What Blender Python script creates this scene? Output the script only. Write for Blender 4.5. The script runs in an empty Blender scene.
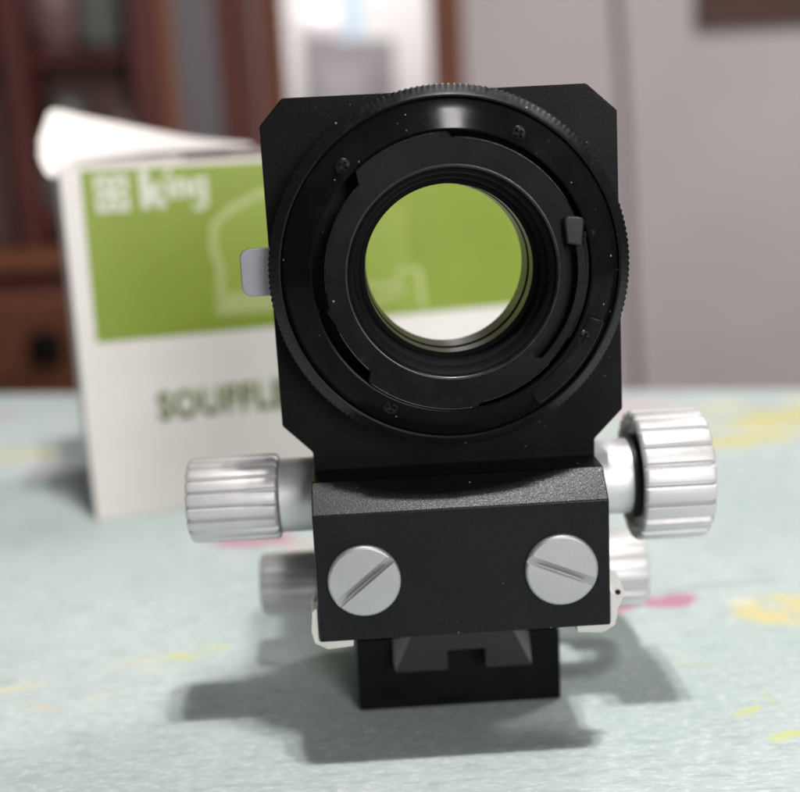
import bpy, bmesh, math, random
from mathutils import Vector, Matrix
random.seed(4)
S = 0.001                      # everything below is written in millimetres
SC = bpy.context.scene
COL = SC.collection
PI = math.pi
R = math.radians

# ------------------------------------------------------------------ camera
CAM = Vector((-18.95, -258.0, 141.07))
pitch, roll, yaw = R(12), R(2.9), R(1.5)
fw = Vector((math.sin(yaw)*math.cos(pitch), math.cos(yaw)*math.cos(pitch), -math.sin(pitch)))
rt = Vector((math.cos(yaw), -math.sin(yaw), 0))
up = rt.cross(fw)
cr = rt*math.cos(roll) - up*math.sin(roll)
cu = rt*math.sin(roll) + up*math.cos(roll)
cam = bpy.data.cameras.new('camera')
cam.sensor_fit = 'HORIZONTAL'; cam.sensor_width = 36; cam.lens = 51.75
cam.clip_start = 0.01; cam.clip_end = 60
cam.dof.use_dof = True
cam.dof.focus_distance = 0.247
cam.dof.aperture_fstop = 7.6
cam.dof.aperture_blades = 7
co = bpy.data.objects.new('camera', cam); COL.objects.link(co)
m = Matrix((cr, cu, -fw)).transposed().to_4x4(); m.translation = CAM*S
co.matrix_world = m
SC.camera = co

# ------------------------------------------------------------------ light and exposure
W = bpy.data.worlds.new('World'); SC.world = W; W.use_nodes = True
bg = W.node_tree.nodes['Background']
bg.inputs[0].default_value = (1.0, 0.97, 0.97, 1); bg.inputs[1].default_value = 0.065
def area(name, loc, target, w, energy, col, shape='DISK', h=None):
    l = bpy.data.lights.new(name, 'AREA'); l.shape = shape; l.size = w*S
    if h: l.size_y = h*S
    l.energy = energy; l.color = col
    o = bpy.data.objects.new(name, l); COL.objects.link(o)
    o.location = Vector(loc)*S
    d = (Vector(target)-Vector(loc)).normalized()
    o.rotation_euler = d.to_track_quat('-Z', 'Y').to_euler()
    return o
# a ceiling fitting with two bulbs over the table
area('ceiling_lamp', (125, -318, 1500), (0, 0, 60), 55, 9.0, (1.0, 0.965, 0.94))
area('ceiling_lamp', (220, -318, 1500), (0, 0, 60), 55, 9.0, (1.0, 0.965, 0.94))
area('ceiling_lamp_shade', (175, -318, 1530), (0, 0, 60), 260, 4, (1.0, 0.97, 0.95))
area('added_fill_behind', (700, -1950, 650), (0, 400, 100), 850, 28, (1.0, 0.97, 0.96))  # added soft fill behind the camera, brightens the carton front
area('added_wall_fill', (1300, 900, 1750), (1300, 1500, 0), 500, 27, (1.0, 0.97, 0.96))  # added light with no visible source, lifts the back wall
area('next_room_lamp', (250, 3300, 1500), (0, 3500, 0), 600, 27, (1.0, 0.98, 0.98))
SC.view_settings.view_transform = 'Standard'; SC.view_settings.look = 'None'
SC.view_settings.exposure = 0; SC.view_settings.gamma = 1; SC.view_settings.use_curve_mapping = False
SC.render.engine = 'CYCLES'

# ------------------------------------------------------------------ helpers: objects
def thing(name, label, cat, loc=(0, 0, 0), rz=0, group=None):
    o = bpy.data.objects.new(name, None); COL.objects.link(o)
    o.empty_display_size = 0.02
    o.location = Vector(loc)*S; o.rotation_euler = (0, 0, rz)
    o['label'] = label; o['category'] = cat
    if group: o['group'] = group
    return o
def tag(o, label, cat, group=None):
    o['label'] = label; o['category'] = cat
    if group: o['group'] = group
    return o
def face_normals(o):           # large faces keep their own normal, bevels take the rounding
    md = o.modifiers.new('normals', 'WEIGHTED_NORMAL'); md.keep_sharp = True; md.weight = 100
def obj(name, bm, mat, parent=None, smooth=35, loc=None, label=None):
    bmesh.ops.remove_doubles(bm, verts=bm.verts, dist=1e-4)
    bmesh.ops.recalc_face_normals(bm, faces=bm.faces)
    bmesh.ops.scale(bm, vec=(S, S, S), verts=bm.verts)
    me = bpy.data.meshes.new(name); bm.to_mesh(me); bm.free()
    if smooth:
        for p in me.polygons: p.use_smooth = True
        me.set_sharp_from_angle(angle=R(smooth))
    if mat: me.materials.append(mat)
    o = bpy.data.objects.new(name, me); COL.objects.link(o)
    if smooth and (len(me.polygons) <= 400 or name in ('front_plate', 'rear_plate')): face_normals(o)
    if parent: o.parent = parent
    if loc: o.location = Vector(loc)*S
    if label: o['label'] = label
    return o
def struct(name, bm, mat, smooth=35):
    o = obj(name, bm, mat, None, smooth); o['kind'] = 'structure'; return o
def clone(o, parent, loc=None, name=None):
    c = o.copy(); COL.objects.link(c); c.parent = parent
    if loc: c.location = Vector(loc)*S
    return c

# ------------------------------------------------------------------ helpers: shapes (mm)
def NB(): return bmesh.new()
def bevel(bm, w, seg=2, ang=30):
    es = [e for e in bm.edges if len(e.link_faces) == 2 and e.calc_face_angle(0) > R(ang)]
    bmesh.ops.bevel(bm, geom=es, offset=w, segments=seg, affect='EDGES', profile=0.5, clamp_overlap=True)
    return bm
def box(x0, x1, y0, y1, z0, z1, bev=0, seg=2, bm=None):
    b = NB()
    bmesh.ops.create_cube(b, size=1)
    bmesh.ops.scale(b, vec=(x1-x0, y1-y0, z1-z0), verts=b.verts)
    bmesh.ops.translate(b, vec=((x0+x1)/2, (y0+y1)/2, (z0+z1)/2), verts=b.verts)
    if bev: bevel(b, bev, seg)
    return join(bm, b)
def join(bm, b):
    if bm is None: return b
    me = bpy.data.meshes.new('tmp'); b.to_mesh(me); b.free(); bm.from_mesh(me); bpy.data.meshes.remove(me)
    return bm
def prism(poly, plane, a0, a1, bev=0, seg=2):
    """poly in 2-D; plane 'xz' extrudes along y, 'yz' along x, 'xy' along z"""
    def P(p, a):
        return {'xz': (p[0], a, p[1]), 'yz': (a, p[0], p[1]), 'xy': (p[0], p[1], a)}[plane]
    b = NB()
    v0 = [b.verts.new(P(p, a0)) for p in poly]; v1 = [b.verts.new(P(p, a1)) for p in poly]
    n = len(poly)
    b.faces.new(v0); b.faces.new(v1)
    for i in range(n): b.faces.new((v0[i], v0[(i+1) % n], v1[(i+1) % n], v1[i]))
    bmesh.ops.recalc_face_normals(b, faces=b.faces)
    if bev: bevel(b, bev, seg)
    return b
CZ = 115.0
def polar(r, a, y, c=(0, CZ)): return (c[0]+r*math.cos(a), y, c[1]+r*math.sin(a))
def lathe_y(prof, n=128, closed=True, c=(0, CZ), rfun=None):
    """revolve a (r, y) profile about the y axis through (x, z) = c; closed -> a ring solid"""
    b = NB(); rings = []
    for k, (r, y) in enumerate(prof):
        rings.append([b.verts.new(polar((rfun(r, 2*PI*i/n, k) if rfun else r), 2*PI*i/n, y, c)) for i in range(n)])
    m = len(rings)
    for k in range(m if closed else m-1):
        A, B = rings[k], rings[(k+1) % m]
        for i in range(n): b.faces.new((A[i], A[(i+1) % n], B[(i+1) % n], B[i]))
    if not closed:
        b.faces.new(rings[0]); b.faces.new(rings[-1])
    return b
def lathe_x(prof, n=96, c=(0, 0), rfun=None, closed=False):
    """revolve a (r, x) profile about the x axis through (y, z) = c"""
    b = NB(); rings = []
    for k, (r, x) in enumerate(prof):
        ring = []
        for i in range(n):
            a = 2*PI*i/n; q = rfun(r, a, k) if rfun else r
            ring.append(b.verts.new((x, c[0]+q*math.cos(a), c[1]+q*math.sin(a))))
        rings.append(ring)
    m = len(rings)
    for k in range(m if closed else m-1):
        A, B = rings[k], rings[(k+1) % m]
        for i in range(n): b.faces.new((A[i], A[(i+1) % n], B[(i+1) % n], B[i]))
    if not closed:
        b.faces.new(rings[0]); b.faces.new(rings[-1])
    return b
def lathe_z(prof, n=48, c=(0, 0)):
    b = NB(); rings = []
    for r, z in prof:
        rings.append([b.verts.new((c[0]+r*math.cos(2*PI*i/n), c[1]+r*math.sin(2*PI*i/n), z)) for i in range(n)])
    for A, B in zip(rings, rings[1:]):
        for i in range(n): b.faces.new((A[i], A[(i+1) % n], B[(i+1) % n], B[i]))
    b.faces.new(rings[0]); b.faces.new(rings[-1])
    return b
def arc_prism(r0, r1, a0, a1, y0, y1, n=40, bev=0, c=(0, CZ)):
    a0, a1 = R(a0), R(a1)
    pts = [(r1, a0+(a1-a0)*i/n) for i in range(n+1)] + [(r0, a1-(a1-a0)*i/n) for i in range(n+1)]
    return prism([(c[0]+r*math.cos(a), c[1]+r*math.sin(a)) for r, a in pts], 'xz', y0, y1, bev, 2)
def slot_prism(rm, hw, a0, a1, y0, y1, n=40):
    """curved slot with round ends"""
    a0, a1 = R(a0), R(a1); pts = []
    for i in range(n+1):
        a = a0+(a1-a0)*i/n; pts.append(((rm+hw)*math.cos(a), CZ+(rm+hw)*math.sin(a)))
    for i in range(1, 8):
        t = PI*i/8; ce = (rm*math.cos(a1), CZ+rm*math.sin(a1)); d = a1+t
        pts.append((ce[0]+hw*math.cos(d), ce[1]+hw*math.sin(d)))
    for i in range(n+1):
        a = a1-(a1-a0)*i/n; pts.append(((rm-hw)*math.cos(a), CZ+(rm-hw)*math.sin(a)))
    for i in range(1, 8):
        t = PI*i/8; ce = (rm*math.cos(a0), CZ+rm*math.sin(a0)); d = a0+PI+t
        pts.append((ce[0]+hw*math.cos(d), ce[1]+hw*math.sin(d)))
    return prism(pts, 'xz', y0, y1)
def plate_with_hole(outline, rad, y0, y1, bev=0.5, c=(0, CZ)):
    """flat plate in the xz plane, star-shaped outline, round hole"""
    angs = [2*PI*i/120 for i in range(120)]
    ca = [math.atan2(p[1]-c[1], p[0]-c[0]) % (2*PI) for p in outline]
    angs = [a for a in angs if min(abs(a-q) for q in ca) > 0.012] + ca
    angs.sort()
    def hit(a):
        d = (math.cos(a), math.sin(a)); best = None
        for i in range(len(outline)):
            p, q = outline[i], outline[(i+1) % len(outline)]
            e = (q[0]-p[0], q[1]-p[1]); den = d[0]*e[1]-d[1]*e[0]
            if abs(den) < 1e-9: continue
            w = (p[0]-c[0], p[1]-c[1]); t = (w[0]*e[1]-w[1]*e[0])/den; s = (w[0]*d[1]-w[1]*d[0])/den
            if t > 0 and -1e-6 <= s <= 1+1e-6: best = t if best is None else min(best, t)
        return best
    b = NB(); F = []; G = []; f = []; g = []
    for a in angs:
        t = hit(a)
        F.append(b.verts.new(polar(t, a, y0, c))); G.append(b.verts.new(polar(t, a, y1, c)))
        f.append(b.verts.new(polar(rad, a, y0, c))); g.append(b.verts.new(polar(rad, a, y1, c)))
    n = len(angs)
    for i in range(n):
        j = (i+1) % n
        b.faces.new((F[i], F[j], f[j], f[i])); b.faces.new((G[i], g[i], g[j], G[j]))
        b.faces.new((F[i], G[i], G[j], F[j])); b.faces.new((f[i], f[j], g[j], g[i]))
    bmesh.ops.recalc_face_normals(b, faces=b.faces)
    if bev: bevel(b, bev, 2, 20)
    return b
def tube(pts, r, n=10, cap=True):
    b = NB(); rings = []
    pts = [Vector(p) for p in pts]
    for i, p in enumerate(pts):
        d = (pts[min(i+1, len(pts)-1)]-pts[max(i-1, 0)]).normalized()
        a = d.orthogonal().normalized() if i == 0 else (pa - d*pa.dot(d)).normalized()
        pa = a; c = d.cross(a)
        rings.append([b.verts.new(p+r*(a*math.cos(2*PI*k/n)+c*math.sin(2*PI*k/n))) for k in range(n)])
    for A, B in zip(rings, rings[1:]):
        for i in range(n): b.faces.new((A[i], A[(i+1) % n], B[(i+1) % n], B[i]))
    if cap: b.faces.new(rings[0]); b.faces.new(rings[-1])
    return b
def cut(o, cutters):
    """subtract solids (bmesh, mm) from a finished object"""
    for b in cutters:
        bmesh.ops.recalc_face_normals(b, faces=b.faces)
        bmesh.ops.scale(b, vec=(S, S, S), verts=b.verts)
        me = bpy.data.meshes.new('cutter'); b.to_mesh(me); b.free()
        t = bpy.data.objects.new('cutter', me); COL.objects.link(t); t.matrix_world = o.matrix_world
        md = o.modifiers.new('cut', 'BOOLEAN'); md.operation = 'DIFFERENCE'; md.object = t; md.solver = 'EXACT'
        bpy.context.view_layer.update()
        dg = bpy.context.evaluated_depsgraph_get()
        new = bpy.data.meshes.new_from_object(o.evaluated_get(dg))
        o.modifiers.clear(); o.data = new
        bpy.data.objects.remove(t); bpy.data.meshes.remove(me)
    for p in o.data.polygons: p.use_smooth = abs(p.normal.y) < .985
    o.data.set_sharp_from_angle(angle=R(28))
    return o

# ------------------------------------------------------------------ helpers: materials
class NT:
    def __init__(s, name):
        s.m = bpy.data.materials.new(name); s.m.use_nodes = True
        s.t = s.m.node_tree; s.b = s.t.nodes['Principled BSDF']; s.tc = None
    def n(s, ty, **kw):
        x = s.t.nodes.new(ty)
        for k, v in kw.items(): setattr(x, k, v)
        return x
    def put(s, inp, v):
        if hasattr(v, 'is_output') or isinstance(v, bpy.types.NodeSocket): s.t.links.new(v, inp)
        else: inp.default_value = v
    def co(s, kind='Object'):
        if not s.tc: s.tc = s.n('ShaderNodeTexCoord')
        return s.tc.outputs[kind]
    def mapped(s, scale=(1, 1, 1), rot=(0, 0, 0), loc=(0, 0, 0), src=None):
        x = s.n('ShaderNodeMapping'); s.put(x.inputs[0], src or s.co())
        x.inputs[1].default_value = loc; x.inputs[2].default_value = rot; x.inputs[3].default_value = scale
        return x.outputs[0]
    def noise(s, scale, vec=None, detail=3, rough=.55, dist=0):
        x = s.n('ShaderNodeTexNoise'); s.put(x.inputs['Vector'], vec or s.co())
        x.inputs['Scale'].default_value = scale; x.inputs['Detail'].default_value = detail
        x.inputs['Roughness'].default_value = rough; x.inputs['Distortion'].default_value = dist
        return x.outputs[0]
    def math(s, op, a, b=0.0, clamp=False):
        x = s.n('ShaderNodeMath', operation=op, use_clamp=clamp); s.put(x.inputs[0], a); s.put(x.inputs[1], b)
        return x.outputs[0]
    def ramp(s, fac, lo, hi, a=0.0, b=1.0):
        x = s.n('ShaderNodeMapRange', interpolation_type='SMOOTHSTEP'); s.put(x.inputs[0], fac)
        for i, v in enumerate((lo, hi, a, b)): x.inputs[i+1].default_value = v
        return x.outputs[0]
    def mix(s, fac, a, b):
        x = s.n('ShaderNodeMix', data_type='RGBA'); s.put(x.inputs[0], fac)
        s.put(x.inputs[6], (*a, 1) if isinstance(a, tuple) else a); s.put(x.inputs[7], (*b, 1) if isinstance(b, tuple) else b)
        return x.outputs[2]
    def bump(s, h, strength, dist):
        x = s.n('ShaderNodeBump'); s.put(x.inputs['Height'], h)
        x.inputs['Strength'].default_value = strength; x.inputs['Distance'].default_value = dist
        s.t.links.new(x.outputs[0], s.b.inputs['Normal'])
    def specks(s, cell, size, keep):
        """random dust specks: cell in metres, size 0..1, keep = share of cells that hold one"""
        v = s.n('ShaderNodeTexVoronoi', feature='F1'); s.put(v.inputs['Vector'], s.co()); v.inputs['Scale'].default_value = 1/cell
        sep = s.n('ShaderNodeSeparateColor'); s.put(sep.inputs[0], v.outputs['Color'])
        k = s.math('GREATER_THAN', sep.outputs[0], 1-keep)
        d = s.math('MULTIPLY', sep.outputs[1], size)
        return s.math('MULTIPLY', k, s.math('LESS_THAN', v.outputs['Distance'], d))
    def base(s, v): s.put(s.b.inputs['Base Color'], (*v, 1) if isinstance(v, tuple) else v)
    def set(s, **kw):
        for k, v in kw.items():
            s.put(s.b.inputs[k.replace('_', ' ')], v)
        return s

def crinkle(name, base=(.0045, .0045, .005), rough=.36, grain=.00032, st=.5, dust=.05, spec=.09, bd=.00010):
    k = NT(name); g = k.noise(1/grain, detail=3, rough=.6)
    big = k.noise(60, detail=4)
    col = k.mix(k.ramp(big, .35, .7), base, tuple(c*1.7 for c in base))
    col = k.mix(k.ramp(g, .58, .76, 0, .55), col, tuple(c*5 for c in base))
    col = k.mix(k.math('MULTIPLY', k.specks(.0021, .16, dust), .55), col, (.42, .42, .44))
    col = k.mix(k.math('MULTIPLY', k.specks(.0011, .17, dust*1.2), .35), col, (.30, .30, .33))
    k.base(col); k.set(Roughness=k.ramp(g, .3, .7, rough-.1, rough+.13), Specular_IOR_Level=spec)
    k.bump(g, st, bd); return k.m
def turned(name, base=(.0045, .0045, .005), rough=.3, aniso=.75, dust=.03, spec=.14, grooves=0):
    k = NT(name)
    big = k.noise(70, detail=5, rough=.65)
    sm = k.noise(420, detail=4, rough=.7)
    col = k.mix(k.ramp(big, .4, .75), base, tuple(c*1.8 for c in base))
    col = k.mix(k.math('MULTIPLY', k.specks(.0017, .17, dust), .6), col, (.4, .4, .42))
    smear = k.math('MULTIPLY', k.ramp(sm, .62, .8), k.ramp(big, .5, .68))
    col = k.mix(k.math('MULTIPLY', smear, .13), col, (.3, .3, .32))
    k.base(col)
    k.set(Roughness=k.ramp(sm, .3, .75, rough, rough+(.05 if rough < .2 else .16)), Specular_IOR_Level=spec)
    if grooves:
        w = k.n('ShaderNodeTexWave', wave_type='RINGS', rings_direction='Y'); k.put(w.inputs['Vector'], k.mapped(loc=(0, 0, -.115))); w.inputs['Scale'].default_value = 2300
        w.inputs['Distortion'].default_value = 0
        k.bump(w.outputs['Fac'], 1.0, grooves)
    if aniso:
        t = k.n('ShaderNodeTangent', direction_type='RADIAL', axis='Y')
        k.t.links.new(t.outputs[0], k.b.inputs['Tangent']); k.set(Anisotropic=aniso)
    return k.m
def metal(name, base, rough, streak=None, grain=None, metallic=1.0, gst=.3):
    k = NT(name); v = k.mapped(scale=streak) if streak else k.co()
    n = k.noise(900, v, detail=3); b2 = k.noise(90, detail=4)
    k.base(k.mix(k.ramp(b2, .35, .7), tuple(c*.93 for c in base), base))
    k.set(Metallic=metallic, Roughness=k.ramp(n, .3, .7, rough-.03, rough+.04))
    if grain: k.bump(k.noise(1/grain, detail=2), gst, .00006)
    return k.m
def wood(name, a, b, rough=.35, scale=(8, 60, 60), coat=.2):
    k = NT(name); v = k.mapped(scale=scale)
    n = k.noise(1.0, v, detail=6, rough=.6, dist=.8)
    k.base(k.mix(k.ramp(n, .3, .7), a, b)); k.set(Roughness=k.ramp(n, .2, .8, rough, rough+.15), Coat_Weight=coat)
    k.bump(n, .1, .0004); return k.m
def plain(name, base, rough=.6, var=.12, nscale=40, bump=.1, bd=.0002, **kw):
    k = NT(name); n = k.noise(nscale, detail=5, rough=.6)
    k.base(k.mix(k.ramp(n, .3, .7), tuple(c*(1-var) for c in base), base)); k.set(Roughness=rough, **kw)
    if bump: k.bump(n, bump, bd)
    return k.m

M_PAINT = crinkle('black_crinkle_paint')
M_BLOCK = crinkle('black_crinkle_paint_coarse', base=(.0028, .0028, .0036), rough=.32, spec=.23, grain=.00034, st=.9, dust=.07, bd=.000037)
M_SATIN = crinkle('black_satin_metal', rough=.38, grain=.0002, st=.2, dust=.012, spec=.07)
M_MATT = plain('matt_black_lining', (.003, .003, .003), .7, bump=.2, Specular_IOR_Level=.15)
M_BORE = plain('dark_bore_metal', (.022, .020, .015), .34, bump=0, Metallic=.3)
M_FLANGE = turned('turned_black_flange', aniso=0, rough=.15, dust=.14, spec=.055, grooves=.0000028)
M_RING = turned('black_anodised_ring', aniso=0, rough=.3, dust=.08, spec=.26)
M_MOUNT = turned('black_mount_plate', base=(.005, .005, .0058), aniso=.3, rough=.32, dust=.04, spec=.11)
M_EDGE = turned('black_edge_glint', aniso=0, rough=.25, dust=0, spec=.55)  # glossier than the mount so its edges show highlights
M_RAIL = plain('grey_rail_metal', (.010, .010, .012), .5, bump=.25, Metallic=.2)
M_KNOB = metal('satin_aluminium', (.66, .655, .655), .47, metallic=.5)
M_SHAFT = metal('frosted_aluminium', (.82, .82, .83), .48, grain=.00025, metallic=.7)
M_SCREW = metal('blasted_screw_metal', (.47, .465, .485), .46, grain=.00028, metallic=.85, gst=.7)
M_TAB = metal('grey_lever_and_lit_flank', (.36, .35, .39), .5, grain=.0003)
M_CLIP = plain('pale_bent_metal', (.70, .675, .65), .42, Metallic=.45)
M_DARKSCREW = turned('black_screw', base=(.006, .006, .006), aniso=0, rough=.3, dust=0)
M_FABRIC = plain('bellows_cloth', (.015, .015, .016), .7, bump=.4, nscale=800)

# ------------------------------------------------------------------ the setting: floor, walls
WY = 2500
k = NT('wall_plaster'); n1 = k.noise(2.2, detail=5); n2 = k.noise(120, detail=4)
k.base(k.mix(k.ramp(n1, .3, .7), (.60, .55, .56), (.65, .60, .61))); k.set(Roughness=.8); k.bump(n2, .15, .001)
M_WALL = k.m
M_WALL2 = plain('next_room_plaster', (.80, .78, .77), .8, var=.06, nscale=3)
M_FLOOR = plain('brown_tile_floor', (.22, .15, .11), .4, var=.3, nscale=6)
struct('floor', box(-3500, 3500, -2500, 5200, -790, -752), M_FLOOR)
struct('wall', box(240.2, 3000, WY, WY+110, -751.8, 1900), M_WALL)
struct('wall', box(-3000, -232, WY, WY+110, -751.8, 1900), M_WALL)
struct('wall', box(-231.8, 240, WY, WY+110, 1320, 1900), M_WALL)
struct('next_room_wall', box(-2200, 2200, 4300, 4380, -751.8, 1900), M_WALL2)
struct('next_room_wall', box(-560, -480, WY+112, 4299, -751.8, 1900), M_WALL2)

M_DOOR = wood('red_brown_door_wood', (.17, .055, .028), (.23, .078, .040), .6, (40, 40, 5), coat=0)
df = thing('door_frame', 'reddish brown wooden door frame round the bright doorway behind the bellows', 'door frame', (0, WY, -752))
for x0, x1 in ((-232, -174), (172, 240)):
    obj('jamb', box(x0, x1, -14, 124, 0, 2070, 4), M_DOOR, df)
obj('lintel', box(-173.5, 171.5, -14, 124, 2012, 2070, 4), M_DOOR, df)

# things in the next room, seen soft through the doorway
M_APPL = plain('grey_enamel', (.27, .255, .26), .4, var=.05, bump=0)
M_APPL2 = plain('pale_enamel', (.36, .335, .345), .4, var=.05, bump=0)
ap = thing('cupboard', 'grey metal cupboard standing in the bright next room', 'cupboard', (-30, 3700, -752))
obj('body', box(-152, 155, 0, 380, 0, 1262, 6), M_APPL, ap)
obj('door', box(-100, 62, -14, -.5, 60, 1170, 5), M_APPL2, ap)
obj('door', box(67, 150, -14, -.5, 60, 1170, 5), M_APPL, ap)
obj('handle', box(40, 50, -34, -14.3, 700, 860, 3), M_APPL, ap)
M_PORC = plain('white_porcelain', (.86, .82, .84), .15, var=.03, bump=0)
bw = obj('round_jar', lathe_z([(40, 0), (68, 18), (80, 55), (74, 85), (50, 108), (40, 112), (38, 112)], 40), M_PORC, None, loc=(-122, 3790, 510.3))
tag(bw, 'round white porcelain jar on top of the grey cupboard', 'jar')
M_BLUE = plain('pale_blue_card', (.46, .58, .66), .6, var=.1, bump=0)
pb = obj('blue_box', box(-36, 36, 0, 70, 0, 190, 3), M_BLUE, None, loc=(-6, 3900, 510.3))
tag(pb, 'light blue box on the cupboard top beside the white jar', 'box')

# cable on the wall and framed picture
M_CORD = plain('grey_cord', (.27, .235, .235), .6, bump=0)
pts = []
for i in range(41):
    t = i/40; z = 1200-1951*t
    pts.append((588+(456-z)*.068+10*math.sin(z/260), WY-10, z))
tag(obj('wall_cable', tube(pts, 8.5, 10), M_CORD), 'grey cable running down the plain wall to the right of the bellows', 'cable')
M_PIC = wood('dark_frame_wood', (.075, .030, .022), (.10, .040, .028), .5, coat=0)
M_PRINT = plain('dark_print', (.06, .03, .022), .6, var=.4, nscale=9, bump=0)
pf = thing('picture_frame', 'dark brown wooden picture frame hanging on the wall at upper right', 'picture', (1090, WY-2, 388))
obj('frame_rail', box(-310, 310, -26, 0, 0, 62, 5), M_PIC, pf); obj('frame_rail', box(-310, 310, -26, 0, 398, 460, 5), M_PIC, pf)
obj('frame_rail', box(-310, -249, -25, 0, 62.3, 397.7, 5), M_PIC, pf); obj('frame_rail', box(249, 310, -25, 0, 62.3, 397.7, 5), M_PIC, pf)
obj('print', box(-248.7, 248.7, -10, -2, 62.5, 397.5), M_PRINT, pf)

# ------------------------------------------------------------------ display cabinet, left background
M_MAHO = wood('mahogany', (.085, .017, .013), (.13, .028, .021), .55, (30, 30, 5), coat=0)
M_MAHO_LIT = wood('mahogany_lit', (.20, .066, .030), (.27, .095, .045), .55, (6, 40, 40), coat=0)  # paler copy of the mahogany, lit look put into the colour
M_DARK = wood('cabinet_back', (.12, .058, .048), (.16, .078, .064), .55, (20, 20, 5), coat=0)
M_DRAWER = wood('drawer_wood', (.125, .036, .016), (.18, .058, .026), .55, (6, 40, 40), coat=0)
M_IRON = plain('dark_iron', (.02, .018, .017), .35, Metallic=.8, bump=0)
cb = thing('display_cabinet', 'dark red wooden display cabinet with shelves and drawers behind the carton', 'cabinet', (-560, 1800, -752), R(3))
obj('plinth', box(-400, 368, 12, 440, 0, 60, 3), M_MAHO, cb)
obj('lower_body', box(-402, 370, 24, 446, 60.3, 722, 3), M_MAHO, cb)
obj('counter', box(-415, 382, -16, 460, 722.4, 756, 5), M_MAHO_LIT, cb)
for x0, x1 in ((-396, -168), (-160, 104), (112, 364)):
    for z0, z1 in ((70, 420), (428, 655)):
        d = obj('drawer', box(x0, x1, 2, 23.5, z0, z1, 4), M_DRAWER, cb)
        cx = (x0+x1)/2
        obj('handle', lathe_y([(14, 1.5), (22, -3), (12, -12), (26, -22), (34, -30), (30, -42), (1, -46)], 28, False, (cx, z1-70)), M_IRON, d)
obj('drawer_rail', box(-400, 368, 0, 23, 657, 676, 2), M_MAHO_LIT, cb)
obj('back_panel', box(-402, 372, 200, 446, 756.3, 1900), M_DARK, cb)
for x0, x1 in ((-402, -352), (-60, -22), (160, 212), (340, 372)):
    obj('upright', box(x0, x1, 20, 199.6, 756.5, 1900, 3), M_MAHO, cb)
for x0, x1 in ((-351.7, -60.3), (-21.7, 159.7), (212.3, 339.7)):
    for z in (1078, 1420):
        obj('shelf', box(x0, x1, 110, 199.6, z, z+22, 2), M_MAHO, cb)
obj('cornice', box(-420, 390, 0, 460, 1900.3, 1950, 6), M_MAHO, cb)
M_GLASS = plain('smoky_door_glass', (.15, .13, .142), .38, var=.1, nscale=5, bump=0)
obj('glass_panel', box(236, 310, 30, 36, 780, 1880), M_GLASS, cb)
obj('door_stile', box(212.4, 235.7, 24, 42, 757, 1899.8, 2), M_MAHO_LIT, cb); obj('door_stile', box(310.3, 339.6, 24, 42, 757, 1899.8, 2), M_MAHO, cb)
M_VASE = plain('grey_green_glaze', (.22, .23, .21), .3, var=.3, bump=0)
M_CUP = plain('dark_glaze', (.02, .03, .03), .2, bump=0)
M_PINK = plain('dusty_pink_glaze', (.24, .14, .14), .3, bump=0)
M_CREAM = plain('tan_glaze', (.28, .22, .17), .3, bump=0)
M_RED = plain('dark_red_cloth', (.14, .012, .016), .8)
import mathutils
def in_cab(x, y, z):
    c, s = math.cos(R(3)), math.sin(R(3))
    return (-560+x*c-y*s, 1800+x*s+y*c, -752+z)
vase = [(26, 0), (44, 30), (56, 80), (48, 130), (24, 165), (22, 185), (30, 196), (26, 196)]
cupp = [(22, 0), (34, 10), (44, 70), (46, 92), (42, 92)]
def ornament(name, prof, mat, x, y, z, label, cat, sc=1.0):
    o = obj(name, lathe_z([(r*sc, h*sc) for r, h in prof], 32), mat, None, loc=in_cab(x, y, z)); tag(o, label, cat); return o
ornament('vase', vase, M_VASE, 28, 115, 756.6, 'grey green vase in the cabinet above the raised box flap', 'vase', 1.35)
ornament('cup', cupp, M_CUP, 78, 50, 756.6, 'small dark cup in front of the grey green vase', 'cup')
ornament('jar', vase, M_CREAM, 122, 120, 756.6, 'tan jar in the cabinet right of the grey green vase', 'jar', 1.2)
ornament('jar', vase, M_PINK, 20, 130, 1100.4, 'dusty pink jar on the upper cabinet shelf', 'jar', 1.1)
ornament('jar', cupp, M_VASE, 95, 130, 1100.4, 'short grey pot on the upper cabinet shelf', 'pot', 1.2)
b = NB(); bmesh.ops.create_uvsphere(b, u_segments=28, v_segments=14, radius=1); bmesh.ops.scale(b, vec=(75, 60, 52), verts=b.verts)
for v in b.verts: v.co += Vector((math.sin(v.co.z*.09)*6, math.sin(v.co.x*.08)*5, math.sin(v.co.x*.07+1)*6))
bmesh.ops.translate(b, vec=(0, 0, 56), verts=b.verts)
tag(obj('red_cushion', b, M_RED, None, loc=in_cab(-10, 120, 757)), 'dark red folded cloth on the cabinet counter left of the carton', 'cloth')

# ------------------------------------------------------------------ table and printed cloth
TA = R(-13.6)
def tpt(u, v):      # table frame: u along the far edge, v towards the camera (negative = nearer)
    c, s = math.cos(TA), math.sin(TA); ox, oy = -60, 441
    return (ox+u*c-v*s, oy+u*s+v*c)
M_TABLE = wood('table_wood', (.16, .07, .035), (.22, .10, .05))
tb = thing('table', 'wooden table hidden under the pale flowered cloth', 'table', (*tpt(80, -420), -752), TA)
obj('tabletop', box(-690, 690, -405, 412, 720, 750.3, 3), M_TABLE, tb)
legb = lambda x, y: box(x-26, x+26, y-26, y+26, 0, 719.7, 3)
for x in (-630, 630):
    for y in (-350, 350): obj('leg', legb(x, y), M_TABLE, tb)

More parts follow.
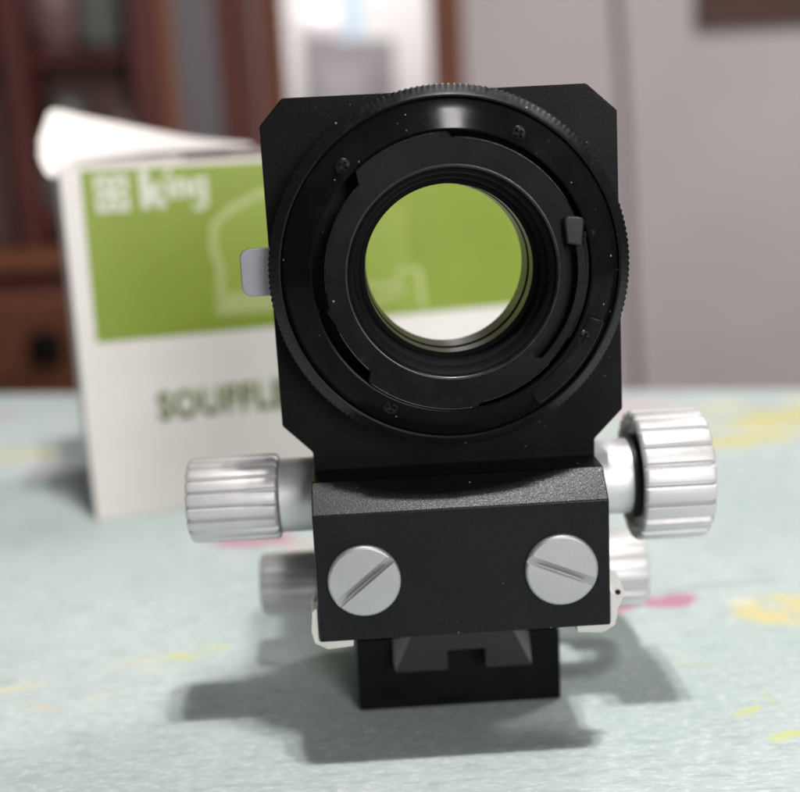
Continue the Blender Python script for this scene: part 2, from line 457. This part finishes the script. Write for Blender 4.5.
k = NT('printed_cotton_cloth')
P = k.co()
sep = k.n('ShaderNodeSeparateXYZ'); k.put(sep.inputs[0], P)
wob = k.n('ShaderNodeTexNoise'); k.put(wob.inputs['Vector'], P); wob.inputs['Scale'].default_value = 55; wob.inputs['Detail'].default_value = 4
wv = k.n('ShaderNodeVectorMath', operation='SUBTRACT'); k.put(wv.inputs[0], wob.outputs['Color']); wv.inputs[1].default_value = (.5, .5, .5)
ws = k.n('ShaderNodeVectorMath', operation='SCALE'); k.put(ws.inputs[0], wv.outputs[0]); ws.inputs['Scale'].default_value = .012
wa = k.n('ShaderNodeVectorMath', operation='ADD'); k.put(wa.inputs[0], P); k.put(wa.inputs[1], ws.outputs[0])
PW = wa.outputs[0]
fib = k.noise(1, k.mapped(scale=(330, 1000, 1), rot=(0, 0, .12)), detail=5, rough=.7)
fib2 = k.noise(1, k.mapped(scale=(90, 420, 1), rot=(0, 0, -.05)), detail=4, rough=.65)
wash = k.noise(9, detail=5, rough=.6)
wash2 = k.noise(34, detail=5, rough=.6)
col = k.mix(k.ramp(wash, .32, .68), (.425, .52, .505), (.525, .60, .59))
col = k.mix(k.math('MULTIPLY', k.ramp(wash2, .5, .72), .45), col, (.36, .47, .455))
col = k.mix(k.math('MULTIPLY', k.ramp(fib, .47, .66), .62), col, (.80, .82, .81))
col = k.mix(k.math('MULTIPLY', k.ramp(fib2, .47, .66), .62), col, (.36, .44, .43))
wash3 = k.noise(75, PW, detail=3)
def spot(col, cx, cy, rx, ry, rot, c, a=1.0, soft=.35):
    mp = k.n('ShaderNodeMapping', vector_type='TEXTURE'); k.put(mp.inputs[0], PW)
    mp.inputs[1].default_value = (cx*S, cy*S, 0); mp.inputs[2].default_value = (0, 0, R(rot)); mp.inputs[3].default_value = (rx*S, ry*S, 1)
    d = k.n('ShaderNodeVectorMath', operation='LENGTH')
    fl = k.n('ShaderNodeVectorMath', operation='MULTIPLY'); k.put(fl.inputs[0], mp.outputs[0]); fl.inputs[1].default_value = (1, 1, 0)
    k.put(d.inputs[0], fl.outputs[0])
    f = k.ramp(d.outputs['Value'], 1+soft*.5, 1-soft*.5, 0, a)
    f = k.math('MULTIPLY', f, k.math('MULTIPLY', k.ramp(fib, .2, .55, .72, 1.0), k.ramp(wash3, .36, .56, .25, 1.0)))
    return k.mix(f, col, c)
YEL, YG, PNK, GRY, MAU = (.72, .62, .25), (.60, .63, .22), (.52, .18, .30), (.38, .40, .39), (.50, .36, .42)
PALEY = (.74, .68, .34); PALEP = (.70, .48, .48)
spots = [
    (105, 64, 18, 11.5, 10, YEL, .85), (93, 72, 6, 4, 30, (.78, .72, .55), .7), (122, 56, 14, 9, -30, YEL, .8),
    (71, 77, 8.5, 6, 20, PNK, .9), (58, 75, 13, 3.4, 12, PNK, .85), (47, 80, 8, 4, 0, PALEP, .7),
    (95, 87, 28, 1.5, 3, GRY, .75), (132, 89, 24, 1.4, 2, GRY, .6), (66, 84, 9, 1.2, -15, GRY, .6),
    (71, 3, 4.5, 1.6, 30, YG, .8), (76, -10, 5, 1.6, 20, YG, .8), (66, 31, 5, 1.3, -10, YG, .35), (78, 8, 3, 1, 70, YG, .5),
    (-69, 62, 4, 2, 10, YG, .75), (-77, 58, 4.5, 2.2, -10, YG, .8), (-90, 57, 12, 1.6, 5, PALEY, .4), (-84, 50, 7, 1.4, -15, PALEY, .35),
    (-124, 42, 10, 2, 10, PALEY, .6), (-112, 30, 6, 1.5, -20, (.66, .56, .36), .4), (-96, 36, 4, 2, 40, PALEY, .3),
    (-66, 158, 18, 6, 0, PNK, .85), (-50, 150, 8, 4, 20, PALEP, .6),
    (-203, 312, 26, 10, 5, YEL, .8), (-176, 281, 12, 8, 0, MAU, .6), (-232, 330, 18, 8, 0, PALEY, .7), (-150, 250, 12, 3, 20, GRY, .4),
    (150, 262, 34, 9, 10, (.68, .60, .13), .95), (173, 283, 30, 10, -20, (.72, .66, .3), .7), (184, 306, 26, 11, 30, (.68, .60, .13), .95), (214, 290, 28, 12, -10, (.68, .60, .13), .95),
    (206, 268, 16, 9, 0, PALEP, .6), (232, 335, 32, 10, 0, PALEY, .8), (165, 330, 30, 9, 0, PALEY, .6), (118, 335, 24, 14, 0, PALEP, .75), (135, 362, 22, 9, 0, MAU, .4), (186, 330, 10, 9, 0, GRY, .5),
    (100, 300, 14, 6, 0, YG, .5), (250, 250, 20, 10, 0, YEL, .8), (140, 230, 22, 2, -30, GRY, .4),
    (-260, 420, 30, 14, 0, PNK, .5), (-60, 370, 26, 14, 20, YEL, .8), (30, 330, 30, 14, 0, PNK, .6), (-280, 180, 26, 18, 0, YEL, .8), (-190, 120, 16, 2, 30, GRY, .4),
    (220, 30, 26, 20, 0, PNK, .7), (260, 110, 24, 18, 0, YEL, .8), (-230, -60, 24, 18, 0, YEL, .8), (150, -160, 26, 18, 0, PNK, .7), (-60, -200, 20, 16, 0, YEL, .7)]
for s_ in spots: col = spot(col, *s_)
k.base(col); k.set(Roughness=.78, Sheen_Weight=.1)
weave = k.n('ShaderNodeTexWave', wave_type='BANDS', bands_direction='X'); k.put(weave.inputs['Vector'], k.mapped(rot=(0, 0, TA))); weave.inputs['Scale'].default_value = 700; weave.inputs['Distortion'].default_value = 1.5
hh = k.math('ADD', k.math('MULTIPLY', weave.outputs['Fac'], .35), k.math('ADD', fib, k.math('MULTIPLY', wash2, .6)))
k.bump(hh, .35, .0003)
M_CLOTH = k.m
b = NB()
hw, hd, uc, vc = 694, 414, 80, -418
def rr(off, q):     # rounded rectangle, q in 0..1
    per = []
    rad = 12+off
    for cx, cy, a0 in ((hw-12, hd-12, 0), (-hw+12, hd-12, 90), (-hw+12, -hd+12, 180), (hw-12, -hd+12, 270)):
        for i in range(7): per.append((cx+rad*math.cos(R(a0+15*i)), cy+rad*math.sin(R(a0+15*i))))
    out = []
    n = len(per)
    for i in range(n):
        p, q2 = per[i], per[(i+1) % n]
        L = math.dist(p, q2); mseg = max(1, int(L/28))
        for j in range(mseg): out.append((p[0]+(q2[0]-p[0])*j/mseg, p[1]+(q2[1]-p[1])*j/mseg))
    return out
base = rr(0, 0); N = len(base); rings = []
cen = (0, 0)
for off, z, wv_ in ((-6, 0, 0), (-2, -.6, 0), (0, -3, 0), (2, -40, 4), (4, -100, 9), (6, -170, 14), (7, -230, 17)):
    ring = []
    for i, (u, v) in enumerate(base):
        L = max(abs(u)-(hw-12), 0), max(abs(v)-(hd-12), 0)
        nrm = Vector((math.copysign(L[0], u), math.copysign(L[1], v), 0))
        nrm = nrm.normalized() if nrm.length > 0 else Vector((0, 1, 0))
        d = off+wv_*(.5+.5*math.sin(i*.9+math.sin(i*.37)*2))
        x, y = tpt(uc+u+nrm.x*d, vc+v+nrm.y*d)
        ring.append(b.verts.new((x, y, z)))
    rings.append(ring)
for A, B in zip(rings, rings[1:]):
    for i in range(N): b.faces.new((A[i], A[(i+1) % N], B[(i+1) % N], B[i]))
b.faces.new(rings[0])
cl = obj('tablecloth', b, M_CLOTH, None, 60); tag(cl, 'pale mint cotton tablecloth printed with yellow and pink flowers', 'tablecloth')

# ------------------------------------------------------------------ the carton behind
M_CARD = plain('white_carton_card', (.81, .765, .735), .5, var=.06, nscale=25, bump=.05)
M_CARDIN = plain('raw_carton_card', (.56, .50, .43), .7, var=.1, nscale=30)
M_GREEN = plain('green_print', (.238, .318, .028), .42, var=.07, nscale=30, bump=0)
M_GREEN2 = plain('light_green_print', (.275, .36, .045), .42, var=.05, nscale=30, bump=0)
M_DKGREEN = plain('dark_green_print', (.155, .215, .055), .5, bump=0)
M_WPRINT = plain('white_print', (.68, .68, .58), .45, var=.04, bump=0)
M_PALEPRINT = plain('pale_green_print', (.43, .50, .19), .45, var=.1, bump=0)
BX = (-132.7, 192.9, 0.2); BA = R(15.4); BWd, BH, BD = 214, 144, 92
bx = thing('carton', 'white and green printed carton with its lid flap raised, behind the bellows', 'box', BX, BA)
t = 1.2
obj('front_wall', box(0, BWd, 0, t, 0, BH-2.5, .4), M_CARD, bx)
obj('back_wall', box(0, BWd, BD-t, BD, 0, BH, .4), M_CARD, bx)
obj('side_wall', box(0, t, t+.05, BD-t-.05, 0, BH-.6, .3), M_CARD, bx)
obj('side_wall', box(BWd-t, BWd, t+.05, BD-t-.05, 0, BH-.6, .3), M_CARD, bx)
obj('bottom', box(t+.05, BWd-t-.05, t+.05, BD-t-.05, .1, t), M_CARDIN, bx)
# closed inner flap over the right half and the raised lid flap at the left
obj('inner_flap', prism([(66, 1.6), (BWd-2, 1.6), (BWd-2, BD-2), (58, BD-2)], 'xy', BH-.4, BH+.4), M_CARDIN, bx)
def sheet(lo, hi, n, thick, bulge=0, mat=None, name='lid_flap'):
    """bent card between two edge curves (lists of points), given thickness"""
    b = NB()
    def samp(L, s):
        f = s*(len(L)-1); i = min(int(f), len(L)-2); f -= i
        p0 = Vector(L[max(i-1, 0)]); p1 = Vector(L[i]); p2 = Vector(L[i+1]); p3 = Vector(L[min(i+2, len(L)-1)])
        return .5*((2*p1)+(p2-p0)*f+(2*p0-5*p1+4*p2-p3)*f*f+(3*p1-p0-3*p2+p3)*f**3)
    m = 10; g = []
    for i in range(n+1):
        A, B = samp(lo, i/n), samp(hi, i/n)
        g.append([A+(B-A)*(j/m)+Vector((0, -bulge*math.sin(PI*j/m)*(1-i/n*.7), 0)) for j in range(m+1)])
    nv = {}
    for i in range(n+1):
        for j in range(m+1):
            du = g[min(i+1, n)][j]-g[max(i-1, 0)][j]; dv = g[i][min(j+1, m)]-g[i][max(j-1, 0)]
            nn = du.cross(dv)
            nn = nn.normalized()*thick if nn.length > 1e-9 else Vector((0, thick, 0))
            nv[i, j] = (b.verts.new(g[i][j]), b.verts.new(g[i][j]+nn))
    for q in (0, 1):
        for i in range(n):
            for j in range(m): b.faces.new([nv[i, j][q], nv[i+1, j][q], nv[i+1, j+1][q], nv[i, j+1][q]])
    for i in range(n):
        for j in (0, m): b.faces.new([nv[i, j][0], nv[i+1, j][0], nv[i+1, j][1], nv[i, j][1]])
    for j in range(m):
        for i in (0, n): b.faces.new([nv[i, j][0], nv[i, j+1][0], nv[i, j+1][1], nv[i, j][1]])
    return b
obj('lid_flap', sheet([(-6.5, 6, 147), (-5.6, 3, 141), (-2, .5, 137.5), (7, 1.5, 142.6), (30, 2, 144.6), (52, 2.2, 145.3), (76, 2.5, 145.8)],
                      [(-6.2, 8, 150.5), (-3.6, 14, 157.5), (.6, 20, 163.4), (13, 25, 160.6), (32, 29, 156), (56, 34, 150.4), (80, 36, 146.9)], 48, .55, .9), M_CARD, bx)
# printed front
def printed(name, poly, mat, off, parent=bx):
    return obj(name, prism(poly, 'xz', -off, -off+.08), mat, parent, 0)
pan = printed('printed_panel', [(7.2, 72.8), (206, 72.8), (206, 139.6), (7.6, 139.6)], M_GREEN, .10)
# emblem: pale square with a green rosette cut in it
em = printed('emblem', [(12.5, 123.4), (25.2, 123.4), (25.2, 137.2), (12.5, 137.2)], M_WPRINT, .20, pan)
b = NB()
for a in range(4):
    ca, sa = math.cos(R(45+90*a)), math.sin(R(45+90*a))
    join(b, prism([(18.8+ca*r-sa*w, 130.3+sa*r+ca*w) for r, w in ((1.6, 0), (3.4, 1.1), (5.6, .9), (6.2, 0), (5.6, -.9), (3.4, -1.1))], 'xz', -.30, -.21))
for a in range(4):
    ca, sa = math.cos(R(90*a)), math.sin(R(90*a))
    join(b, prism([(18.8+ca*r-sa*w, 130.3+sa*r+ca*w) for r, w in ((3.8, 0), (5.2, .8), (6.3, .5), (6.3, -.5), (5.2, -.8))], 'xz', -.30, -.21))
obj('rosette', b, M_GREEN, pan, 0)
def lettering(name, txt, x, z, h, mat, parent, off, sx=1.0, bold=.02, space=1.0):
    cu_ = bpy.data.curves.new('text', 'FONT'); cu_.body = txt; cu_.size = 1; cu_.offset = bold; cu_.extrude = .0; cu_.space_character = space; cu_.resolution_u = 4
    to = bpy.data.objects.new('text', cu_); COL.objects.link(to); bpy.context.view_layer.update()
    me = bpy.data.meshes.new_from_object(to.evaluated_get(bpy.context.evaluated_depsgraph_get()))
    bpy.data.objects.remove(to); bpy.data.curves.remove(cu_)
    bm = NB(); bm.from_mesh(me); bpy.data.meshes.remove(me)
    hi = .73                 # cap height of the built-in font at size 1
    for v in bm.verts: v.co = Vector((x+v.co.x*h/hi*sx, -off, z+v.co.y*h/hi))
    r = bmesh.ops.extrude_face_region(bm, geom=bm.faces[:])
    bmesh.ops.translate(bm, vec=(0, .07, 0), verts=[g for g in r['geom'] if isinstance(g, bmesh.types.BMVert)])
    return obj(name, bm, mat, parent, 0)
lettering('lettering', 'SOUFFLET', 28.4, 39.2, 11.6, M_DKGREEN, bx, .16, .78, .042, 1.12)
# pale drawing of a bellows unit on the green panel: line drawing with body, base and bracket
def stroke(pts, w):
    L = []; Rr = []
    P2 = [Vector(p) for p in pts]
    for i, p in enumerate(P2):
        d = (P2[min(i+1, len(P2)-1)]-P2[max(i-1, 0)]).normalized(); nn = Vector((-d.y, d.x))*w/2
        L.append(tuple(p+nn)); Rr.append(tuple(p-nn))
    return L+Rr[::-1]
def letter(strokes):
    b = NB()
    for q, (pp, w) in enumerate(strokes): join(b, prism(stroke(pp, w), 'xz', -.2-.012*q, -.12))
    obj('lettering', b, M_WPRINT, pan, 0)
letter([([(31.4, 123.8), (31.4, 138.8)], 3.6), ([(32.6, 128.6), (37.4, 133.4)], 3.0), ([(33.4, 130.2), (38.4, 124)], 3.2)])
letter([([(40.7, 127.4), (40.7, 134.0)], 2.5), ([(40.2, 135.4), (41.4, 138.2)], 2.4)])
letter([([(44.0, 127.2), (44.0, 134.6)], 2.4), ([(43.6, 133.2), (46.2, 134.2), (47.8, 132.6)], 2.0), ([(47.9, 127.2), (47.9, 133.2)], 2.4)])
letter([([(54.6, 134.8), (54.6, 124.6), (52.8, 123.0), (49.8, 123.6)], 2.2), ([(54.2, 133.6), (51.6, 134.0), (50.2, 131.8), (50.6, 129.0), (52.6, 127.8), (54.2, 128.6)], 2.0)])
body = [(57, 88), (58, 100), (56, 108), (57.5, 116), (64, 121), (74, 126.5), (104, 128), (126, 124), (138, 118), (138, 92), (126, 84), (80, 84)]
printed('drawn_body', body, M_GREEN2, .16, pan)
printed('drawn_outline', stroke([(57, 84), (58.4, 98), (56, 107), (57.2, 116), (64, 121.5), (76, 127), (104, 128.6)], 3.2), M_PALEPRINT, .24, pan)
printed('drawn_base', [(54.5, 82), (60, 88), (78, 88.6), (104, 88), (112, 93), (110, 84), (84, 79), (56, 79.5)], M_PALEPRINT, .24, pan)
printed('drawn_bracket', [(108, 86), (114, 93), (117, 86), (133, 86), (134, 91), (141, 91.5), (144, 76), (128, 70+3.5), (116, 73.6), (110, 80)], M_GREEN2, .20, pan)
printed('drawn_outline', stroke([(106, 84), (110, 93), (114.5, 94), (116, 88), (124, 85.5), (133, 86.5), (133.5, 91.5), (142, 92), (144, 75)], 2.6), M_PALEPRINT, .30, pan)
printed('drawn_line', stroke([(112, 82), (120, 79), (130, 82), (136, 84)], 2.2), M_PALEPRINT, .30, pan)

# ------------------------------------------------------------------ THE BELLOWS UNIT
bl = thing('camera_bellows', 'black macro camera bellows with ribbed silver knobs standing on the cloth', 'camera bellows')
# --- front standard: octagonal plate on a neck
outl = [(-33.0, 68.6), (-33.0, 74.0), (-39.6, 80.6), (-39.9, 147.8), (-34.6, 153.6), (31.9, 153.6), (38.6, 147.6), (39.2, 80.2), (32.6, 73.4), (32.6, 68.6)]
fp = obj('front_plate', plate_with_hole(outl, 20.5, 0, 6, .45), M_PAINT, bl, 30)
# --- mount collar between plate and ring, then the knurled turning ring
obj('mount_collar', lathe_y([(21, 0), (35.5, 0), (35.5, -5.4), (21, -5.4)], 96), M_RING, fp)
RING0 = set(bpy.data.objects)
T = 190
kn = lambda r, a, kk: r - (.30*(.5+.5*math.cos(T*a)) if kk in (1, 2) else 0)
ring = obj('knurled_ring', lathe_y([(36, -.6), (39.9, -.7), (39.9, -5.3), (39.4, -5.6), (38.0, -7.3), (37.4, -7.8), (37.0, -7.6), (36.8, -5.6), (30.6, -5.6), (30.6, -.6)], T*4, True, rfun=kn), M_RING, fp, 40)
# --- flange with screws; turned face
flange = obj('flange', lathe_y([(30.0, -5.7), (36.7, -5.7), (36.7, -7.2), (36.5, -7.5), (33.5, -9.72), (30.4, -12.15), (30.0, -12.05)], 192), M_FLANGE, fp, 20)
seg = obj('index_segment', arc_prism(31.4, 34.9, -59, -20.5, -11.4, -7.4, 40, .12), M_MOUNT, flange)
def small_screw(ang, r=32.2, y=-10.95):
    c = (r*math.cos(R(ang)), CZ+r*math.sin(R(ang)))
    o = obj('screw', lathe_y([(.01, y+.9), (1.75, y+.9), (1.75, y-.1), (1.45, y-.38), (.6, y-.5), (.01, y-.5)], 24, False, c), M_DARKSCREW, flange, 30)
    a = R(ang*1.7+20); cs = []
    for q in (a, a+PI/2):
        d = (math.cos(q), math.sin(q)); n_ = (-d[1], d[0])
        cs.append(prism([(c[0]+d[0]*u+n_[0]*w, c[1]+d[1]*u+n_[1]*w) for u, w in ((-1.1, -.26), (1.1, -.26), (1.1, .26), (-1.1, .26))], 'xz', y-1, y-.02))
    cut(o, cs)
for ang in (62, 133, 243): small_screw(ang)
small_screw(-29, y=-11.3)
# --- bayonet mount plate: stepped rim, so that dark crescents stay open to the flange
steps = [(-82, 29.7), (-79.5, 28.9), (-44, 28.8), (-38, 28.7), (8, 28.7), (10, 28.5), (88, 28.6), (90, 29.75), (131, 29.75), (134, 27.4), (192, 27.3), (194, 28.1), (200, 27.3), (227, 27.6), (229.5, 29.6), (278, 29.7)]
def rim(a):
    d = math.degrees(a) % 360
    if d > 278: d -= 360
    for (a0, r0), (a1, r1) in zip(steps, steps[1:]):
        if a0 <= d <= a1: return r0+(r1-r0)*(d-a0)/(a1-a0)
    return 28.5
def rf(r, a, kk):
    return rim(a)+(r-30) if r > 28 else r
mount = obj('bayonet_mount', lathe_y([(22.8, -6.8), (29.9, -6.8), (30.0, -13.3), (29.7, -13.7), (23.0, -13.7), (23.0, -12.6)], 360, True, rfun=rf), M_MOUNT, fp, 25)
cut(mount, [slot_prism(25.5, 1.3, -45, 12, -20, -10.3), arc_prism(28.3, 31, 87.2, 93.4, -20, -11.2, 8)])
for r0_, a0_, a1_ in ((28.75, -79, -46), (29.5, 231, 276), (27.35, 205, 226), (28.5, 30, 84), (29.6, 96, 129), (27.3, 137, 185)):  # thin ridges added to stand in for highlights on the chamfered rim
    obj('rim_glint', arc_prism(r0_-.16, r0_, a0_, a1_, -13.82, -13.4, 40, .06), M_EDGE, mount)
obj('segment_glint', arc_prism(34.75, 34.95, -58, -21, -11.5, -11.1, 24, .06), M_EDGE, mount)  # added highlight line along the index segment
obj('lip_ring', lathe_y([(22.97, -12.4), (22.97, -13.72), (22.75, -13.78), (22.45, -13.62), (22.25, -13.3), (22.1, -12.4)], 160), M_EDGE, mount, 60)  # separate glossy ring added for the lamp glint on the lip
obj('release_pin', prism([(24.1, 120.3), (27.3, 119.7), (27.9, 125.0), (27.3, 125.7), (24.4, 126.0), (23.6, 125.4)], 'xz', -16.0, -9.0, .5, 3), M_RAIL, mount)
obj('stop_tab', prism([(28.5, 121.0), (30.9, 121.3), (31.0, 122.6), (28.4, 122.4)], 'xz', -11.6, -8.0, .15), M_MOUNT, mount)
obj('stop_tab', arc_prism(27.9, 29.3, -32, -29.6, -12.4, -8.0, 4, .1), M_MOUNT, mount)
obj('guide_rail', arc_prism(28.9, 29.6, -31, 12, -11.5, -7.5, 30, .1), M_MOUNT, mount)
# --- bore: black baffle cone, then a short tube
obj('baffle', lathe_y([(22.05, -12.6), (21.4, -11.9), (20.9, -8), (20.2, -7.6), (19.6, -4.2), (18.75, -3.6), (18.75, -2.6), (20.4, -1.2), (20.4, .5), (24, .5), (24, -6.9), (22.2, -7)], 128), M_MATT, mount)
obj('lens_tube', lathe_y([(18.8, -2.5), (18.75, 2.5), (19.1, 2.9), (19.1, 4.0), (18.55, 4.4), (18.35, 12), (20.3, 12), (20.3, -1.0)], 128), M_BORE, fp)
for o_ in set(bpy.data.objects)-RING0:      # final size and place of the lens mount on the plate
    for v in o_.data.vertices:
        v.co = Vector((v.co.x*.98-.00038, v.co.y-.005, .11552+(v.co.z-.115)*.98))
# --- release lever tab at the left of the ring
tabp = []
for cx, cz, a0 in ((-44.0, 119.6, 90), (-44.0, 113.2, 180)):
    for i in range(7): tabp.append((cx+2.1*math.cos(R(a0+15*i)), cz+2.1*math.sin(R(a0+15*i))))
tabp += [(-36.5, 111.0), (-36.5, 121.9)]
obj('lever_tab', prism(tabp, 'xz', -2.2, -1.1, .3, 2), M_TAB, fp)

# --- carriage block with sloped top edge, two coin-slot screws
blk = obj('front_block', prism([(-16, 34.0), (30, 34.0), (30, 69.7), (-9.9, 69.7), (-16, 63.6)], 'yz', -33.3, 32.4, .35, 2), M_BLOCK, bl)
def coin_screw(x, z, ang):
    o = obj('slotted_screw', lathe_y([(.01, -14.5), (8.15, -14.5), (8.15, -16.9), (7.95, -17.25), (7.6, -17.45), (3, -17.5), (.01, -17.5)], 72, False, (x, z)), M_SCREW, blk, 25)
    d = (math.cos(R(ang)), math.sin(R(ang))); n_ = (-d[1], d[0])
    # slot milled with a round cutter: shallow at both rims, deep in the middle, one wall raked
    b = NB(); n = 14; rows = []
    for i in range(n+1):
        u = -8.7+17.4*i/n; dep = 1.3*(1-(u/11.5)**2)
        row = []
        for w, y in ((1.1, -18.2), (1.05, -17.45), (-.55, -17.5+dep), (-.8, -17.5+dep), (-1.0, -17.45), (-1.0, -18.2)):
            row.append(b.verts.new((x+d[0]*u+n_[0]*w, y, z+d[1]*u+n_[1]*w)))
        rows.append(row)
    for A, B in zip(rows, rows[1:]):
        for j in range(6): b.faces.new((A[j], A[(j+1) % 6], B[(j+1) % 6], B[j]))
    b.faces.new(rows[0]); b.faces.new(rows[-1])
    cut(o, [b])
coin_screw(-22.6, 48.3, 39)
coin_screw(21.4, 48.1, -23)
# --- bent pale clips hugging the lower corners of the block
def clip(sx, x):
    b = NB()
    e = [(0, 0), (1.0, 0)]
    prof = [(x-sx*7.6, 33.85), (x-sx*7.4, 32.0), (x-sx*1.6, 31.6), (x+sx*1.3, 33.2), (x+sx*1.9, 36), (x+sx*1.5, 40.8), (x+sx*.15, 41.8), (x+sx*.15, 33.85)]
    return prism(prof, 'xz', -14.6, -8.0, .25, 2)
c1 = obj('corner_clip', clip(-1, -33.35), M_CLIP, blk)
c2 = obj('corner_clip', clip(1, 32.45), M_CLIP, blk)
obj('clip_ear', prism([(33.0, 33.4), (35.0, 35.0), (36.9, 39.4), (35.0, 44.4), (33.2, 45.6)], 'xz', -11, -10.1, .2), M_CLIP, c2)
obj('rivet', lathe_y([(.01, -10), (.6, -10), (.6, -11.3), (.01, -11.4)], 14, False, (35.2, 39.8)), M_IRON, c2)
obj('clip_ear', prism([(-33.6, 34.6), (-34.8, 36.5), (-35.4, 40.5), (-34.4, 42.6), (-33.6, 43.0)], 'xz', -8, -7.1, .2), M_CLIP, c1)

# --- ribbed knobs
def knob_bm(x0, x1, rad, ribs, c, depth=.75):
    """x0 = inner end (towards the block), x1 = outer end"""
    s = 1 if x1 > x0 else -1
    prof = [(rad*.40, x0+s*.9), (rad*.80, x0+s*.9), (rad*.84, x0+s*.1), (rad-.55, x0), (rad-.1, x0+s*.45), (rad, x0+s*.9), (rad, x1-s*1.4), (rad-.35, x1-s*.5), (rad-1.1, x1), (rad*.7, x1), (rad*.66, x1-s*.6), (rad*.2, x1-s*.6)]
    pts = 12
    def f(r, a, kk):
        if kk < 3 or kk > 8: return r
        t = (a*ribs/(2*PI)) % 1.0
        g = 1.0 if .06 < t < .19 else (.5 if t < .26 else .08*(abs((t-.62)/.38))**2)
        if t < .005: g = .08
        return r-depth*g
    return lathe_x(prof, ribs*pts, c, f)
KY, KZ = 14.0, 60.0
sh = obj('knob_shaft', lathe_x([(8.6, -42.4), (9.0, -42.0), (9.0, -33.5), (8, -33.2)], 64, (KY, KZ)), M_SHAFT, bl)
obj('ribbed_knob', knob_bm(-42.5, -64.2, 10.5, 19, (KY, KZ), 1.0), M_KNOB, sh)
sh = obj('knob_shaft', lathe_x([(8, 32.3), (9.3, 32.6), (9.3, 44.1), (8.8, 44.4)], 64, (KY, KZ)), M_SHAFT, bl)
obj('collar', lathe_x([(9.4, 43.1), (10.4, 43.1), (10.4, 44.7), (9.4, 44.7)], 64, (KY, KZ), closed=True), M_RAIL, sh)
obj('ribbed_knob', knob_bm(44.2, 61.3, 16.1, 21, (KY, KZ), 1.15), M_KNOB, sh)

# --- rail, foot and carriages
obj('rail', prism([(-16.6, 14.0), (-3.4, 14.0), (-3.4, 19.1), (5.9, 19.1), (5.9, 14.0), (17.6, 14.0), (13.0, 24.0), (-12.0, 24.0)], 'xz', 8.0, 122, .3, 2), M_RAIL, bl)
for q_, sg in ((-1, -1), (1, 1)):
    xa, xb, xc = ((-12.2, -16.5, -16.9) if sg < 0 else (13.2, 17.5, 17.9))
    b = NB(); vs = [b.verts.new(p) for p in ((xa, 8.1, 23.6), (xb, 8.1, 14.3), (xc, 14.5, 20.4), (xc+sg*.1, 14.5, 14.3), (xa, 15.5, 15))]
    for f_ in ((0, 1, 2), (1, 3, 2), (0, 2, 4), (2, 3, 4), (1, 4, 3), (0, 4, 1)): b.faces.new([vs[i] for i in f_])
    obj('rail_flank_lit', b, M_TAB, bl, 0)  # paler than the rail: lamp light on the flanks put into the colour
obj('foot', box(-26.2, 26.0, 16.0, 41.5, .2, 19.6, .5), M_SATIN, bl)
obj('carriage', box(-25.8, 25.6, 18.0, 40, 19.8, 33.9, .4), M_SATIN, bl)
rear = obj('rear_carriage', box(-30, 30, 43.5, 58.5, 8.0, 64, .6), M_SATIN, bl)
RY = 51
sh = obj('knob_shaft', lathe_x([(6, -36.5), (6.4, -36.2), (6.4, -30), (6, -29.8)], 48, (RY, 23)), M_SHAFT, rear)
sh2 = obj('knob_shaft', lathe_x([(6, 29.8), (6.4, 30), (6.4, 36.2), (6, 36.5)], 48, (RY, 22)), M_SHAFT, rear)
obj('ribbed_knob', knob_bm(-36.2, -52.6, 8.8, 18, (RY, 23.0), .6), M_KNOB, sh)
obj('ribbed_knob', knob_bm(36.2, 55.6, 11.4, 20, (RY, 22.0), .7), M_KNOB, sh2)
outr = [(-35, 64.2), (-35, 140), (-29, 146), (29, 146), (35, 140), (35, 64.2)]
rp = obj('rear_plate', plate_with_hole(outr, 28.5, 45, 51, .5, (0, 112)), M_PAINT, bl, 30)
obj('camera_ring', lathe_y([(28.5, 51.2), (33, 51.2), (33, 57), (32, 58), (29.5, 58), (28.5, 57)], 96, True, (0, 112)), M_RING, rp)
# folded bellows between the two standards: square folds
b = NB(); loops = []; nf = 9
for i in range(nf*2+1):
    y = 6.2+(44.6-6.2)*i/(nf*2); hw_ = 34.0 if i % 2 else 28.6
    cz = 113
    loops.append([b.verts.new((sx*(hw_-q), y, cz+sz*(hw_-p))) for sx, sz, p, q in
                  ((-1, -1, 0, 5), (1, -1, 0, 5), (1, -1, 5, 0), (1, 1, 5, 0), (1, 1, 0, 5), (-1, 1, 0, 5), (-1, 1, 5, 0), (-1, -1, 5, 0))])
for A, B in zip(loops, loops[1:]):
    for i in range(8): b.faces.new((A[i], A[(i+1) % 8], B[(i+1) % 8], B[i]))
bo = obj('folded_bellows', b, M_FABRIC, bl, 0)
md = bo.modifiers.new('thickness', 'SOLIDIFY'); md.thickness = .0005; md.offset = 1
